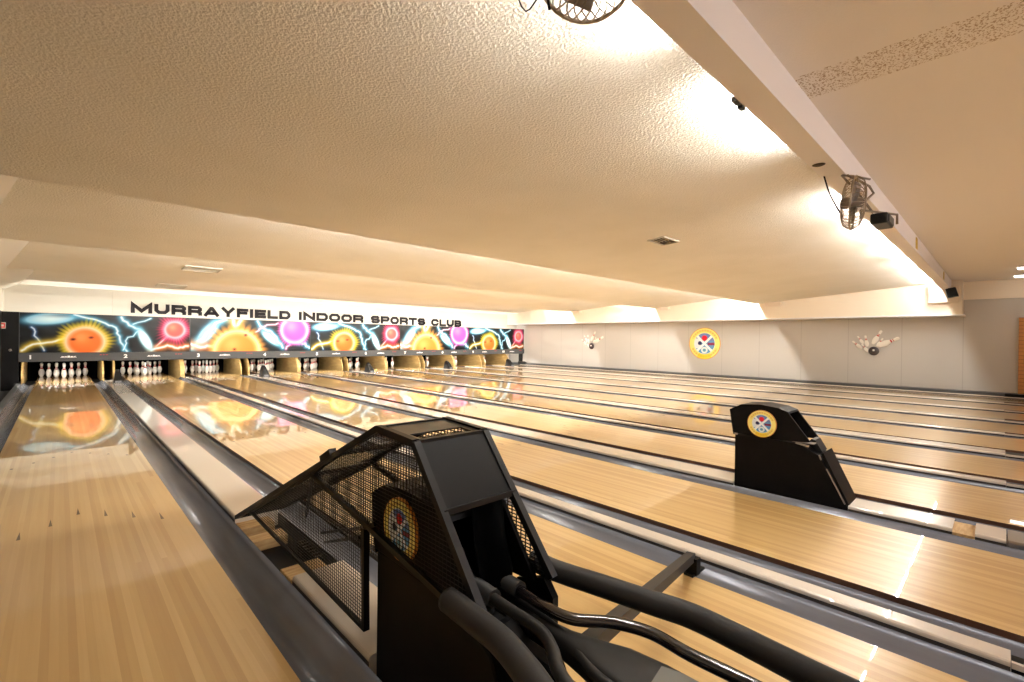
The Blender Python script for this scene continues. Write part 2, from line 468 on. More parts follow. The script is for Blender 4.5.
# ------------------------------------------------------------------ pins
PROF = [(.0258, 0), (.0359, .019), (.0496, .057), (.0573, .0857), (.0605, .1143), (.058, .149), (.047, .184), (.0314, .219), (.0262, .234),
        (.0240, .245), (.0228, .254), (.0230, .262), (.0237, .276), (.0266, .298), (.0306, .3207), (.0323, .343), (.0300, .360), (.0235, .3715), (.0120, .379), (.002, .381)]
PM = [0] * (len(PROF) - 1); PM[8] = 1; PM[9] = 0; PM[10] = 0; PM[11] = 1; PM[7] = 1
SC = 1.04
pin_me = MB().lathe([(r * SC, z * SC) for r, z in PROF], 18, mats=PM).mesh('bowling_pin', [M['pinwhite'], M['pinred']])
POS = [(0, 0, 'head pin'), (-.5, 1, 'pin left in the second row'), (.5, 1, 'pin right in the second row'),
       (-1, 2, 'pin left in the third row'), (0, 2, 'middle pin in the third row'), (1, 2, 'pin right in the third row'),
       (-1.5, 3, 'back row pin at the far left'), (-.5, 3, 'back row pin left of centre'), (.5, 3, 'back row pin right of centre'), (1.5, 3, 'back row pin at the far right')]
for k in range(1, 11):
    xc = lane_x(k) + W / 2
    for dx, row, lb in POS:
        o = bpy.data.objects.new('bowling_pin', pin_me)
        o.location = (xc + dx * .3048, YP + row * .264, 0)
        COL.objects.link(o)
        tag(o, 'white bowling %s on the lane numbered %d' % (lb, k), 'bowling pin', 'bowling pins in the racks')

# ------------------------------------------------------------------ kickbacks
def kick(xa, xb, lb):
    MB().prismX([(17.02, -.1), (17.0, .12), (17.15, .40), (17.45, .60), (19.2, .60), (19.2, -.1)], xa, xb).build('kickback_panel', M['kick'], origin=(xa, 17.0, -.1),
        label=lb, cat='kickback panel', group='plywood kickbacks beside the pin decks')
kick(L1 - .262, L1 - .225, 'tan plywood side panel left of the pins numbered 1')
for ca, cb, k in CAPS[1:]:
    if k % 2:
        kick(ca, ca + .04, 'tan plywood side panel right of the pins numbered %d' % k)
        kick(cb - .04, cb, 'tan plywood side panel left of the pins numbered %d' % (k + 1))
    elif k < 10:
        kick(ca, cb, 'tan plywood partition between the pins numbered %d and %d' % (k, k + 1))
    else:
        kick(ca, ca + .05, 'tan plywood side panel right of the pins numbered 10')
# dark pin pit sides/roof : one machine per lane, seen as a black box above the pins
for k in range(1, 11):
    x0 = lane_x(k)
    b = MB().box(x0 - .2, x0 + W + .2, 16.9, 19.2, .66, 1.2)
    b.box(x0 - .05, x0 + W + .05, 16.86, 16.9, .58, .70)
    b.build('pinsetter', M['blackmatte'], origin=(x0, 16.9, .66), label='dark pinsetting machine above the pins numbered %d' % k, cat='pinsetter', group='pinsetters behind the masking panels')
    MB().box(x0 + .1, x0 + W - .1, 16.52, 16.56, .60, .63).build('pin_lamp', M['pinlamp'], origin=(x0 + .1, 16.52, .60),
        label='hidden strip lamp over the pins numbered %d' % k, cat='lamp', group='strip lamps over the pin decks')

# ------------------------------------------------------------------ masking panels with artwork
def mixc(a, b, t):
    t = max(0, min(1, t)); return tuple(a[i] + (b[i] - a[i]) * t for i in range(3))
def seg_d(px, py, ax, ay, bx, by):
    vx, vy = bx - ax, by - ay; t = max(0, min(1, ((px - ax) * vx + (py - ay) * vy) / (vx * vx + vy * vy + 1e-9)))
    return math.hypot(px - ax - vx * t, py - ay - vy * t)
def poly_d(px, py, P): return min(seg_d(px, py, *P[i], *P[i + 1]) for i in range(len(P) - 1))
def zig(P, amp, n, seed):
    r = random.Random(seed); out = []
    for i in range(len(P) - 1):
        for j in range(n):
            t = j / n
            out.append((P[i][0] + (P[i + 1][0] - P[i][0]) * t + r.uniform(-amp, amp) * (j > 0), P[i][1] + (P[i + 1][1] - P[i][1]) * t + r.uniform(-amp, amp) * (j > 0)))
    out.append(P[-1]); return out
PW, PH = PP, .965
def ball_layer(c, x, y, cx, cy, r, core, rim, halo, spikes, seed, glow=.14):
    dx, dy = x - cx, y - cy; d = math.hypot(dx, dy); a = math.atan2(dy, dx)
    sp = glow * (.55 + .45 * abs(math.sin(a * spikes + seed)) * (.6 + .4 * math.sin(a * 5.3 + seed * 2)))
    if d < r:
        q = mixc(core, rim, max(0, (d / r - .70) / .3) ** 1.5)
        hl = math.exp(-((dx + r * .25) ** 2 + (dy - r * .3) ** 2) / (r * .45) ** 2)
        return mixc(q, (1, .85, .6), hl * .35)
    t = (d - r) / sp
    if t < 1: return mixc(mixc(rim, halo, min(1, t * 2.2)), c, max(0, t) ** 1.3)
    return c
def bolts(c, x, y, lines):
    for P, w, col in lines:
        d = poly_d(x, y, P)
        g = math.exp(-(d / (w * 3.6)) ** 2) * .75; k = math.exp(-(d / w) ** 2)
        c = mixc(c, col, g); c = mixc(c, (.93, .97, 1), k * .9)
    return c
CY = (.35, .72, .88); YE = (.95, .80, .20); OR = (.95, .55, .25)
def ell(x, y, cx, cy, a, rx, ry):
    dx, dy = x - cx, y - cy; u = dx * math.cos(a) + dy * math.sin(a); v = -dx * math.sin(a) + dy * math.cos(a)
    return (u / rx) ** 2 + (v / ry) ** 2
BA = [(zig([(.95, .96), (1.45, .80), (1.75, .65), (1.83, .35), (1.98, .02)], .02, 4, 1), .022, CY),
      (zig([(1.86, .93), (2.02, .72), (2.22, .62)], .02, 3, 2), .028, CY), (zig([(2.25, .60), (1.95, .30), (1.90, .05)], .03, 4, 3), .012, CY),
      (zig([(2.48, .92), (2.1, .75)], .03, 3, 4), .012, CY), (zig([(2.85, .42), (2.6, .15)], .02, 3, 14), .012, (.9, .5, .6)),
      (zig([(.20, .62), (.30, .35), (.42, .05)], .03, 4, 5), .012, (.3, .5, .75)), (zig([(2.5, .05), (2.85, .18), (3.1, .10), (3.33, .16)], .015, 4, 8), .03, OR),
      (zig([(.04, .05), (.22, .2), (.55, .26), (.78, .36)], .01, 4, 6), .026, YE)]
def artA(x, y):
    c = (.035, .038, .045)
    n = math.sin(x * 7 + 2 * math.sin(y * 9)) * math.sin(y * 11 + x * 3)
    c = mixc(c, (.11, .13, .15), max(0, n) * .5)
    e = ell(x, y, .52, .84, .12, .55, .17)
    c = mixc(c, mixc((.85, .95, .98), (.25, .60, .78), e), math.exp(-max(0, e - .55) * 2.2))
    e = ell(x, y, .75, .93, .05, .30, .05); c = mixc(c, (.04, .12, .2), math.exp(-e) * .4)
    c = bolts(c, x, y, BA[:-1])
    e = ell(x, y, 2.36, .33, -1.15, .34, .12); c = mixc(c, mixc((1, 1, 1), (.45, .80, .92), e * .8), math.exp(-max(0, e - .6) * 1.8))
    c = bolts(c, x, y, BA[-1:])
    c = ball_layer(c, x, y, 1.16, .27, .36, (.93, .42, .16), (1, .80, .66), (.97, .86, .18), 19, .5, .30)
    c = ball_layer(c, x, y, 3.02, .62, .22, (.93, .35, .33), (1, .70, .76), (.88, .20, .40), 17, 1.1, .34)
    for ex, ey in ((.93, .33), (1.27, .38)):
        c = mixc(c, (.25, .06, .04), math.exp(-ell(x, y, ex, ey, .1, .055, .035) * 1.6))
    return c
BB = [(zig([(.05, .10), (.35, .45), (.62, .85), (.9, .97)], .03, 4, 21), .035, (.45, .8, .95)), (zig([(1.75, .95), (1.95, .7), (2.2, .55), (2.5, .1)], .04, 4, 22), .025, CY),
      (zig([(2.9, .3), (3.2, .25), (3.34, .1)], .03, 4, 23), .03, CY), (zig([(2.6, .06), (2.72, .2), (2.66, .45)], .03, 3, 24), .014, (.95, .5, .75)),
      (zig([(2.35, .9), (1.95, .78), (1.7, .6)], .03, 4, 25), .012, (.9, .6, .7)), (zig([(1.08, .98), (1.14, .72), (1.30, .98)], .02, 3, 26), .045, (.98, .80, .40)),
      (zig([(.0, .22), (.25, .12), (.6, .18)], .02, 4, 27), .04, (.95, .6, .4))]
def artB(x, y):
    c = (.035, .038, .045)
    n = math.sin(x * 5 + 1 + 2 * math.sin(y * 8)) * math.sin(y * 9 + x * 4)
    c = mixc(c, (.11, .13, .15), max(0, n) * .5)
    e = ell(x, y, .42, .55, .95, .52, .20); c = mixc(c, mixc((.90, .97, 1), (.40, .72, .90), e), math.exp(-max(0, e - .4) * 1.9))
    e = ell(x, y, 2.15, .42, -.7, .42, .16); c = mixc(c, mixc((.92, .98, 1), (.40, .78, .92), e), math.exp(-max(0, e - .5) * 1.9))
    c = bolts(c, x, y, BB)
    c = ball_layer(c, x, y, 1.20, .02, .60, (.94, .50, .20), (1, .84, .62), (.98, .66, .28), 14, .9, .34)
    c = ball_layer(c, x, y, 2.86, .68, .41, (.72, .32, .66), (1, .80, .94), (.90, .35, .75), 21, .2, .22)
    for ex, ey in ((1.12, .06), (1.42, .50)):
        c = mixc(c, (.25, .08, .05), math.exp(-ell(x, y, ex, ey, .1, .05, .045) * 1.6))
    return c
def art_mesh(fn, name):
    nx, nz = 300, 84
    vs = [(PW * i / nx, 0, PH * j / nz) for j in range(nz + 1) for i in range(nx + 1)]
    fs = [(j * (nx + 1) + i, j * (nx + 1) + i + 1, (j + 1) * (nx + 1) + i + 1, (j + 1) * (nx + 1) + i) for j in range(nz) for i in range(nx)]
    me = bpy.data.meshes.new(name); me.from_pydata(vs, [], fs); me.materials.append(M['art'])
    at = me.color_attributes.new('Col', 'FLOAT_COLOR', 'POINT'); buf = []
    for x, y, z in vs: buf += [*lin(fn(x, z)), 1.0]
    at.data.foreach_set('color', buf)
    return me
ART = [art_mesh(artA, 'printed_panel'), art_mesh(artB, 'printed_panel')]

def text_mesh(txt, size, name, m, sx=1.0, ext=.006, off=0.0, shear=0.0):
    cu = bpy.data.curves.new(name, 'FONT'); cu.body = txt; cu.size = size; cu.extrude = ext; cu.offset = off; cu.shear = shear
    cu.resolution_u = 4
    o = bpy.data.objects.new(name, cu); COL.objects.link(o)
    bpy.context.view_layer.update()
    me = bpy.data.meshes.new_from_object(o.evaluated_get(bpy.context.evaluated_depsgraph_get()))
    bpy.data.objects.remove(o)
    # stand upright, face -y
    me.transform(Matrix(((sx, 0, 0, 0), (0, 0, -1, 0), (0, 1, 0, 0), (0, 0, 0, 1))))
    me.name = name
    me.materials.clear(); me.materials.append(m)
    return me

ZB0, ZB1, ZA1 = .535, .755, .755 + PH
NAMES5 = ['first', 'second', 'third', 'fourth', 'fifth']
PAIR_TXT = ['orange and red balls above lanes 1 and 2', 'orange fireball and purple ball above lanes 3 and 4',
            'orange and red balls above lanes 5 and 6', 'orange fireball and purple ball above lanes 7 and 8',
            'orange and red balls touching the grey wall']
for p in range(5):
    xa = CAPS[0][1] - .07 + 0 if p == 0 else None
    xa = -.70 + p * 3.43; wdt = 3.43
    t = empty('masking_unit', (xa, YM, ZB0), 'dark masking unit printed with %s' % PAIR_TXT[p], 'masking unit', 'masking units above the pins')
    MB().box(xa + .004, xa + wdt - .004, YM + .006, YM + .06, ZB1, ZA1 + .012).build('backing_board', M['black'], t)
    o = bpy.data.objects.new('printed_panel', ART[p % 2]); o.parent = t; o.location = (.008, 0, ZB1 - ZB0); o.scale = ((wdt - .016) / PW, 1, 1); COL.objects.link(o)
    b = MB()
    for side in (xa + .0, xa + wdt - .012): b.box(side, side + .012, YM - .008, YM + .03, ZB1, ZA1 + .012)
    b.box(xa, xa + wdt, YM - .008, YM + .03, ZA1, ZA1 + .012)
    b.build('frame', M['bar'] if p == 0 else M['plastic'], t)
    sb = MB().prismX([(YM - .05, ZB0), (YM - .06, ZB1 - .01), (YM - .04, ZB1), (YM + .05, ZB1), (YM + .05, ZB0)], xa, xa + wdt).build('number_strip', M['bar'], t)
    for j in range(2):
        k = 2 * p + j + 1
        me = text_mesh(str(k), .13, 'numeral', M['white'], 1.15, .004, .006)
        o = bpy.data.objects.new('numeral', me); o.parent = sb; COL.objects.link(o)
        o.location = (.16 + j * wdt * .52, -.063, .07)
        b = MB(); xs = xa + .74 + j * wdt * .50; z0 = ZB0 + .105
        for q in range(5): b.box(xs + q * .055, xs + q * .055 + .045, YM - .062, YM - .054, z0 + .006 * math.sin(q * 2), z0 + .022 + .012 * (q == 2))
        b.box(xs - .02, xs + .28, YM - .062, YM - .054, z0 - .012, z0 - .004)
        b.build('emblem_strip', M['white'], sb)
        b = MB()
        for q in range(3): b.box(xa + 1.46 + j * wdt * .47 + q * .06, xa + 1.50 + j * wdt * .47 + q * .06, YM - .062, YM - .054, ZB0 + .15, ZB0 + .162)
        b.build('warning_mark', M['red'], sb)
# post at the end of the last unit
px_ = -.70 + 5 * 3.43
b = MB().box(px_ - .32, px_ - .10, YM - .05, YM + .02, .03, ZB0)
b.prismX([(YM - .35, .03), (YM - .35, .06), (YM - .12, .16), (YM + .02, .16), (YM + .02, .03)], px_ - .36, px_ - .02)
b.build('support_post', M['plastic'], origin=(px_ - .3, YM, .03), label='dark post holding up the last masking unit beside the grey wall', cat='post')

# ball entry hoods at the far end of the ball tracks
for ca, cb, k in CAPS[1:]:
    if k % 2 == 0 or k > 9: continue
    xm = (ca + cb) / 2 + .07; t = empty('ball_entry_hood', (xm, 15.4, 0), 'small dark tapered hood between lanes %d and %d, in front of the pins' % (k, k + 1), 'ball entry hood', 'small hoods at the far end of the dividers')
    vs = []
    for (y, z, w) in [(15.1, .027, .10), (15.1, .09, .09), (15.28, .30, .045), (15.38, .35, .035), (15.46, .30, .045), (15.48, .027, .09)]:
        vs += [(xm - w, y, z), (xm + w, y, z)]
    fs = [(0, 1, 3, 2), (2, 3, 5, 4), (4, 5, 7, 6), (6, 7, 9, 8), (8, 9, 11, 10), (10, 11, 1, 0), (0, 2, 4, 6, 8, 10), (11, 9, 7, 5, 3, 1)]
    MB().add(vs, fs).build('shell', M['plastic'], t)
    MB().prismX([(15.085, .035), (15.085, .085), (15.099, .085), (15.099, .035)], xm - .06, xm + .06).build('plate', M['gutter'], t, label='light grey plate')

# lettering on the header wall
def stroke(b, pts, t, H, y0, y1, closed=False, x0=0, z0=0):
    """flat bar letters : mitred thick polyline in the x-z plane"""
    n = len(pts); P = [Vector((p[0], p[1])) for p in pts]
    L_, R_ = [], []
    for i in range(n):
        a = P[i - 1] if (i > 0 or closed) else None
        c = P[(i + 1) % n] if (i < n - 1 or closed) else None
        d1 = (P[i] - a).normalized() if a is not None else (c - P[i]).normalized()
        d2 = (c - P[i]).normalized() if c is not None else d1
        n1 = Vector((-d1.y, d1.x)); n2 = Vector((-d2.y, d2.x)); mt = (n1 + n2)
        if mt.length < .2: mt = n1
        mt.normalize(); k = t / 2 / max(.45, mt.dot(n1))
        L_.append(P[i] + mt * k); R_.append(P[i] - mt * k)
    vs = []
    for l_, r_ in zip(L_, R_):
        for q in (l_, r_):
            for y in (y0, y1): vs.append((x0 + q.x, y, z0 + q.y))
    fs = []; m = n if closed else n - 1
    for i in range(m):
        a = 4 * i; c = 4 * ((i + 1) % n)
        fs += [(a, a + 2, c + 2, c), (a + 1, c + 1, c + 3, a + 3), (a, c, c + 1, a + 1), (a + 2, a + 3, c + 3, c + 2)]
    if not closed: fs += [(0, 1, 3, 2), (4 * n - 4, 4 * n - 2, 4 * n - 1, 4 * n - 3)]
    b.add(vs, fs)
def glyph(ch, w, H, t):
    h = t / 2; T = H - h; B = h; Lx = h; Rx = w - h; c = H * .22; Md = H / 2
    rr = [(Lx, B + c), (Lx, T - c), (Lx + c, T), (Rx - c, T), (Rx, T - c), (Rx, B + c), (Rx - c, B), (Lx + c, B)]
    if ch == 'M': return [([(Lx, 0), (Lx, T), (w / 2, B + .02), (Rx, T), (Rx, 0)], 0)]
    if ch == 'U': return [([(Lx, H), (Lx, B + c), (Lx + c, B), (Rx - c, B), (Rx, B + c), (Rx, H)], 0)]
    if ch in 'RP':
        o = [([(Lx, 0), (Lx, H)], 0), ([(Lx, T), (Rx - c * .7, T), (Rx, T - c * .6), (Rx, Md + c * .4), (Rx - c * .7, Md - h * .4), (Lx, Md - h * .4)], 0)]
        if ch == 'R': o.append(([(Rx - c * 1.3, Md - h * .4), (Rx, Md - c), (Rx, 0)], 0))
        return o
    if ch == 'B': return [([(Lx, 0), (Lx, H)], 0), ([(Lx, T), (Rx - c, T), (Rx - h * .3, T - c * .5), (Rx - h * .3, Md + c * .4), (Rx - c, Md), (Lx, Md)], 0), ([(Rx - c, Md), (Rx, Md - c * .5), (Rx, B + c * .5), (Rx - c, B), (Lx, B)], 0)]
    if ch == 'A': return [([(Lx - h * .4, 0), (w / 2 - h * .3, T), (w / 2 + h * .3, T), (Rx + h * .4, 0)], 0), ([(w * .22, H * .3), (w * .78, H * .3)], 0)]
    if ch == 'Y': return [([(Lx - h * .3, H), (w / 2, H * .42), (Rx + h * .3, H)], 0), ([(w / 2, H * .46), (w / 2, 0)], 0)]
    if ch == 'F': return [([(Lx, 0), (Lx, T), (w, T)], 0), ([(Lx, Md), (w * .92, Md)], 0)]
    if ch == 'E': return [([(w, T), (Lx, T), (Lx, B), (w, B)], 0), ([(Lx, Md), (w * .95, Md)], 0)]
    if ch == 'L': return [([(Lx, H), (Lx, B), (w, B)], 0)]
    if ch == 'I': return [([(w / 2, 0), (w / 2, H)], 0)]
    if ch == 'T': return [([(0, T), (w, T)], 0), ([(w / 2, T), (w / 2, 0)], 0)]
    if ch == 'D': return [([(Lx, B), (Lx, T), (Rx - c, T), (Rx, T - c), (Rx, B + c), (Rx - c, B)], 1)]
    if ch == 'O': return [(rr, 1)]
    if ch == 'N': return [([(Lx, 0), (Lx, T), (Rx, B), (Rx, H)], 0)]
    if ch == 'C': return [([(Rx, T - c * 1.3), (Rx, T - c * .8), (Rx - c * .8, T), (Lx + c, T), (Lx, T - c), (Lx, B + c), (Lx + c, B), (Rx - c * .8, B), (Rx, B + c * .8), (Rx, B + c * 1.3)], 0)]
    if ch == 'S': return [([(Rx, T - c), (Rx - c * .8, T), (Lx + c * .8, T), (Lx, T - c * .7), (Lx, Md + c * .4), (Lx + c * .8, Md), (Rx - c * .8, Md), (Rx, Md - c * .4), (Rx, B + c * .7), (Rx - c * .8, B), (Lx + c * .8, B), (Lx, B + c)], 0)]
def letter_row():
    t = empty('wall_lettering', (1.45, YH, 1.80), 'large dark capital letters of the club name on the white header wall', 'lettering')
    for wd, xa, xb, lt in [('MURRAYFIELD', 1.44, 5.73, .30), ('INDOOR', 6.00, 8.40, .30), ('SPORTS', 8.71, 11.20, .31), ('CLUB', 11.50, 13.12, .31)]:
        wt = {'M': 1.35, 'I': .28, 'F': .92, 'E': .95, 'L': .90, 'A': 1.15, 'Y': 1.1}
        ws = [wt.get(c, 1.0) for c in wd]; gap = .045
        sx = (xb - xa - gap * (len(wd) - 1)) / sum(ws); cur = xa
        for c, q in zip(wd, ws):
            b = MB(); zz = 1.835 - .085 * (cur - 1.45) / 12
            for pts, cl in glyph(c, q * sx, lt * .97, .094): stroke(b, pts, .094, lt, YH - .02, YH - .001, cl, cur, zz)
            b.build('letter', M['letters'], t); cur += q * sx + gap
letter_row()

# red notice at the far left
b = MB().box(-1.0, -.915, YM - .03, YM - .001, 1.33, 1.475, 0)
b.box(-.995, -.925, YM - .034, YM - .03, 1.345, 1.46, 1); b.box(-.99, -.945, YM - .038, YM - .034, 1.38, 1.43, 0)
b.build('wall_notice', [M['vent'], M['red']], origin=(-1, YM, 1.33), label='small red notice with pale border on the black end wall', cat='sign')
MB().lathe([(.001, 0), (.03, .002), (.03, .03), (.001, .035)], 12, M=Matrix.Translation((-.84, YM, .82)) @ Matrix.Rotation(PI / 2, 4, 'X')).build('door_knob', M['metal'], origin=(-.84, YM, .82), label='small round metal knob on the black end wall', cat='knob')

# ------------------------------------------------------------------ crest
def crest_col(u, v):
    r = math.hypot(u, v); a = math.atan2(v, u)
    if r > .955: return (.85, .55, .25)
    if r > .68:
        c = (.97, .90, .52)
        if .76 < r < .88 and math.sin(a * 30) > -.1 and abs(abs(a) - PI / 2) < 1.2: c = (.88, .74, .38)
        if a < 0 and abs(a + PI / 2) < .5: c = mixc(c, (.95, .78, .12), .6)
        return c
    if r > .655: return (.92, .93, .88)
    c = (.36, .60, .78)
    if v > .15: c = (.42, .50, .70)
    s1 = abs(u - v) / 1.414; s2 = abs(u + v) / 1.414
    if u < -.22 and abs(v) < .32: c = (.90, .92, .92)
    if (u + .30) ** 2 + (v - .02) ** 2 < .016: c = (.14, .16, .30)
    if u > .2 and abs(v + .02) < .08: c = (.50, .18, .30)
    if u * u + (v + .42) ** 2 < .045: c = (.88, .92, .92)
    if u * u + (v + .42) ** 2 < .010: c = (.40, .62, .70)
    if s1 < .07 or s2 < .07: c = (.95, .96, .96)
    if u * u + (v - .34) ** 2 < .030: c = (.86, .16, .22)
    return c
def crest_mesh(rad):
    nr, na = 44, 120; vs = [(0, 0, 0)]
    for i in range(1, nr + 1):
        for j in range(na): vs.append((0, -rad * i / nr * math.cos(2 * PI * j / na), rad * i / nr * math.sin(2 * PI * j / na)))
    b = len(vs)
    for j in range(na): vs.append((.012, -rad * math.cos(2 * PI * j / na), rad * math.sin(2 * PI * j / na)))
    fs = [(0, 1 + (j + 1) % na, 1 + j) for j in range(na)]
    for i in range(nr - 1):
        for j in range(na):
            a = 1 + i * na; fs.append((a + j, a + (j + 1) % na, a + na + (j + 1) % na, a + na + j))
    a = 1 + (nr - 1) * na
    for j in range(na): fs.append((a + j, a + (j + 1) % na, b + (j + 1) % na, b + j))
    me = bpy.data.meshes.new('crest'); me.from_pydata(vs, [], fs); me.materials.append(M['crest'])
    at = me.color_attributes.new('Col', 'FLOAT_COLOR', 'POINT'); buf = []
    for x, y, z in vs: buf += [*lin(crest_col(-y / rad, z / rad)), 1]
    at.data.foreach_set('color', buf)
    return me
o = bpy.data.objects.new('club_crest', crest_mesh(.565)); o.location = (WX - .014, 7.37, 1.168); COL.objects.link(o)
tag(o, 'round yellow and blue club crest on the grey side wall', 'crest')

# pin-and-ball wall decorations
def decoration(yc, zc, sc, label):
    t = empty('wall_decoration', (WX, yc, zc), label, 'wall decoration', 'pin and ball decorations on the grey wall')
    for (hy, hz, by, bz, s) in [(.50, .275, .27, .055, .85), (.20, .44, .15, .12, 1.05), (-.17, .58, .03, .20, 1.05), (-.56, .38, -.10, .14, 1.25), (.28, .20, .13, -.04, .75), (-.20, .36, -.07, .13, .7), (.38, .42, .24, .20, .6)]:
        d = Vector((0, hy - by, hz - bz)); L = d.length; d.normalize()
        side = Vector((0, -d.z, d.y)); k = L / .381
        b = MB(); vs = []
        Mx = Matrix(((0, .30 * k, 0, WX - .012), (side.y * k * s, 0, d.y * k, yc + sc * by), (side.z * k * s, 0, d.z * k, zc + sc * bz), (0, 0, 0, 1)))
        Mx = Matrix(((0, .28 * k, 0, WX - .02), (side.y * k * sc, 0, d.y * k * sc, yc + sc * by), (side.z * k * sc, 0, d.z * k * sc, zc + sc * bz), (0, 0, 0, 1)))
        b.lathe(PROF, 16, M=Mx, mats=PM).build('pin', [M['pinwhite'], M['pinred']], t)
    Mx = Matrix(((0, 0, .3, WX - .03), (1, 0, 0, yc), (0, 1, 0, zc), (0, 0, 0, 1)))
    r = .125 * sc
    ob = MB().lathe([(r * math.sin(PI * i / 12) + .0005, -r * math.cos(PI * i / 12)) for i in range(13)], 24, M=Mx).build('ball', M['ball'], t)
    MB().lathe([(.001, 0), (.028 * sc, .0), (.028 * sc, .006), (.001, .007)], 12, M=Matrix(((0, 0, -1, WX - .066), (1, 0, 0, yc), (0, 1, 0, zc + .02), (0, 0, 0, 1)))).build('ball_mark', M['white'], ob)
decoration(2.52, 1.03, 1.0, 'bursting white pins round a dark ball on the grey wall, nearest the wooden boards')
decoration(12.30, .98, 1.08, 'bursting white pins round a dark ball on the grey wall, nearest the masking units')

# ------------------------------------------------------------------ ball lift hoods
def shell_hood(dx, parent):
    """upper hood : two side plates, curved top, open towards the approach. dx shifts from the pair 3|4 gap"""
    xa, xb = 4.225 + dx, 4.492 + dx
    side = [(1.640, .635), (1.612, .442), (1.30, .434), (1.06, .447), (1.03, .455), (1.19, .668), (1.26, .690), (1.40, .705), (1.55, .690)]
    for xs in (xa, xb - .018):
        MB().prismX(side, xs, xs + .018).build('side_plate', M['hoodblack'], parent, bevel=.003)
    top = [(1.19, .668), (1.26, .692), (1.40, .707), (1.55, .692), (1.645, .64), (1.615, .44)]
    b = MB(); n = len(top)
    vs = []
    for y, z in top: vs += [(xa, y, z + .002), (xb, y, z + .002), (xb, y - .008, z - .012), (xa, y - .008, z - .012)]
    fs = []
    for i in range(n - 1):
        a = 4 * i; c = a + 4
        fs += [(a, a + 1, c + 1, c), (a + 1, a + 2, c + 2, c + 1), (a + 2, a + 3, c + 3, c + 2), (a + 3, a, c, c + 3)]
    fs += [(3, 2, 1, 0), (4 * n - 4, 4 * n - 3, 4 * n - 2, 4 * n - 1)]
    b.add(vs, fs).build('top_cover', M['hoodblack'], parent)
def base_box(dx, parent):
    xa, xb = 4.228 + dx, 4.488 + dx
    poly = [(1.598, -.015), (1.598, .435), (1.50, .440), (1.10, .425), (.965, .355), (.772, -.015)] if dx == 0 else [(1.598, -.05), (1.598, .435), (1.50, .440), (1.10, .425), (.965, .355), (.772, -.05)]
    MB().prismX(poly, xa, xb).build('base', M['hoodblack'], parent, bevel=.004)
t2 = empty('ball_return_hood', (4.36, 1.2, .025), 'low black ball return hood with round crest on the white divider, without a cage', 'ball return hood')
base_box(0, t2); shell_hood(0, t2)
MB().prismX([(.96, .375), (.765, -.03), (.75, -.03), (.945, .385)], 4.236, 4.495).build('front_plate', M['hoodblack'], t2)
MB().prismX([(1.075, .430), (1.0, .355), (.97, .375), (1.02, .46), (1.045, .465)], 4.32, 4.47).build('hinge_flap', M['rubber'], t2)
b = MB()
b.bar((4.226, 1.13, .436), (4.226, 1.04, .420), .014); b.bar((4.226, .97, .365), (4.226, .955, .33), .010); b.bar((4.226, .92, .27), (4.226, .80, .03), .008); b.bar((4.226, 1.60, .438), (4.226, 1.575, .436), .014); b.box(4.24, 4.40, 1.01, 1.16, .436, .442)
b.build('worn_edge', M['worn'], t2, label='scuffed pale edges')
o = bpy.data.objects.new('crest', crest_mesh(.112)); o.parent = t2; o.location = (4.222 - .010 - 4.36, 1.38 - 1.2, .552 - .025); COL.objects.link(o)
o['label'] = 'round crest sticker'

# ------------------------------------------------------------------ the caged ball return
DX = -PP
t1 = empty('ball_return', (.987, 1.2, 0), 'black ball return with sloping wire cage, round crest and padded rails', 'ball return')
base_box(DX, t1); shell_hood(DX, t1)
o = bpy.data.objects.new('crest', crest_mesh(.106)); o.parent = t1; o.location = (4.222 + DX - .010 - .987, 1.42 - 1.2, .572); COL.objects.link(o)
o['label'] = 'round crest sticker'
# big black side cabinet below the rails
MB().prismX([(1.50, -.10), (1.50, .40), (1.16, .42), (.90, .40), (.55, .33), (.30, .10), (.30, -.10)], .865, .90).build('cabinet_side', M['blackmatte'], t1, bevel=.004)
MB().prismX([(.96, -.02), (.96, .36), (.30, .33), (.30, .05)], .93, .955).build('cabinet_side', M['blackmatte'], t1, bevel=.004)

XL, XR = .828, 1.118
P0 = (3.475, .035); PA = (1.585, .893); PB = (1.338, .880); PE = (.992, .462); PF = (1.134, .436); PG = (2.202, .592); PH1 = (1.672, .112); PH2 = (1.685, .497); PP1 = (3.17, .155); PC = (1.180, .693)
def _o(q): return (q[0] * .974, 1.2265 - (1.2265 - q[1]) * .974)
P0, PA, PB, PE, PF, PG, PH1, PH2, PP1, PC = [_o(q) for q in (P0, PA, PB, PE, PF, PG, PH1, PH2, PP1, PC)]
PK = _o((1.964, .729))
fr = MB()
def p3(x, q): return (x, q[0], q[1])
for x in (XL, XR):
    for a, c, w in [(P0, PA, .024), (PA, PB, .024), (PB, PE, .024), (PG, PF, .020), (PG, PP1, .014), (PP1, PH1, .014), (PH1, PH2, .022), (PH2, (1.56, .555), .016)]:
        fr.bar(p3(x, a), p3(x, c), w)
    fr.bar(p3(x, PK), p3(x, PG), .018)
for q in (P0, PA, PB, PC, PK, PG):
    fr.bar(p3(XL, q), p3(XR, q), .018)
fr.bar(p3(XL, PG), p3(XR, (3.0, .10)), .014)
fr.bar(p3(XL + .01, PH2), p3(XR, (2.75, .08)), .014); fr.bar(p3(XL + .01, (1.70, .46)), p3(XR, (2.7, .04)), .014)
fr.bar((XL, PK[0] + .02, PK[1] + .005), (XL, PK[0] + .12, PK[1] - .045), .03)
fr.build('cage_frame', M['wire'], t1)

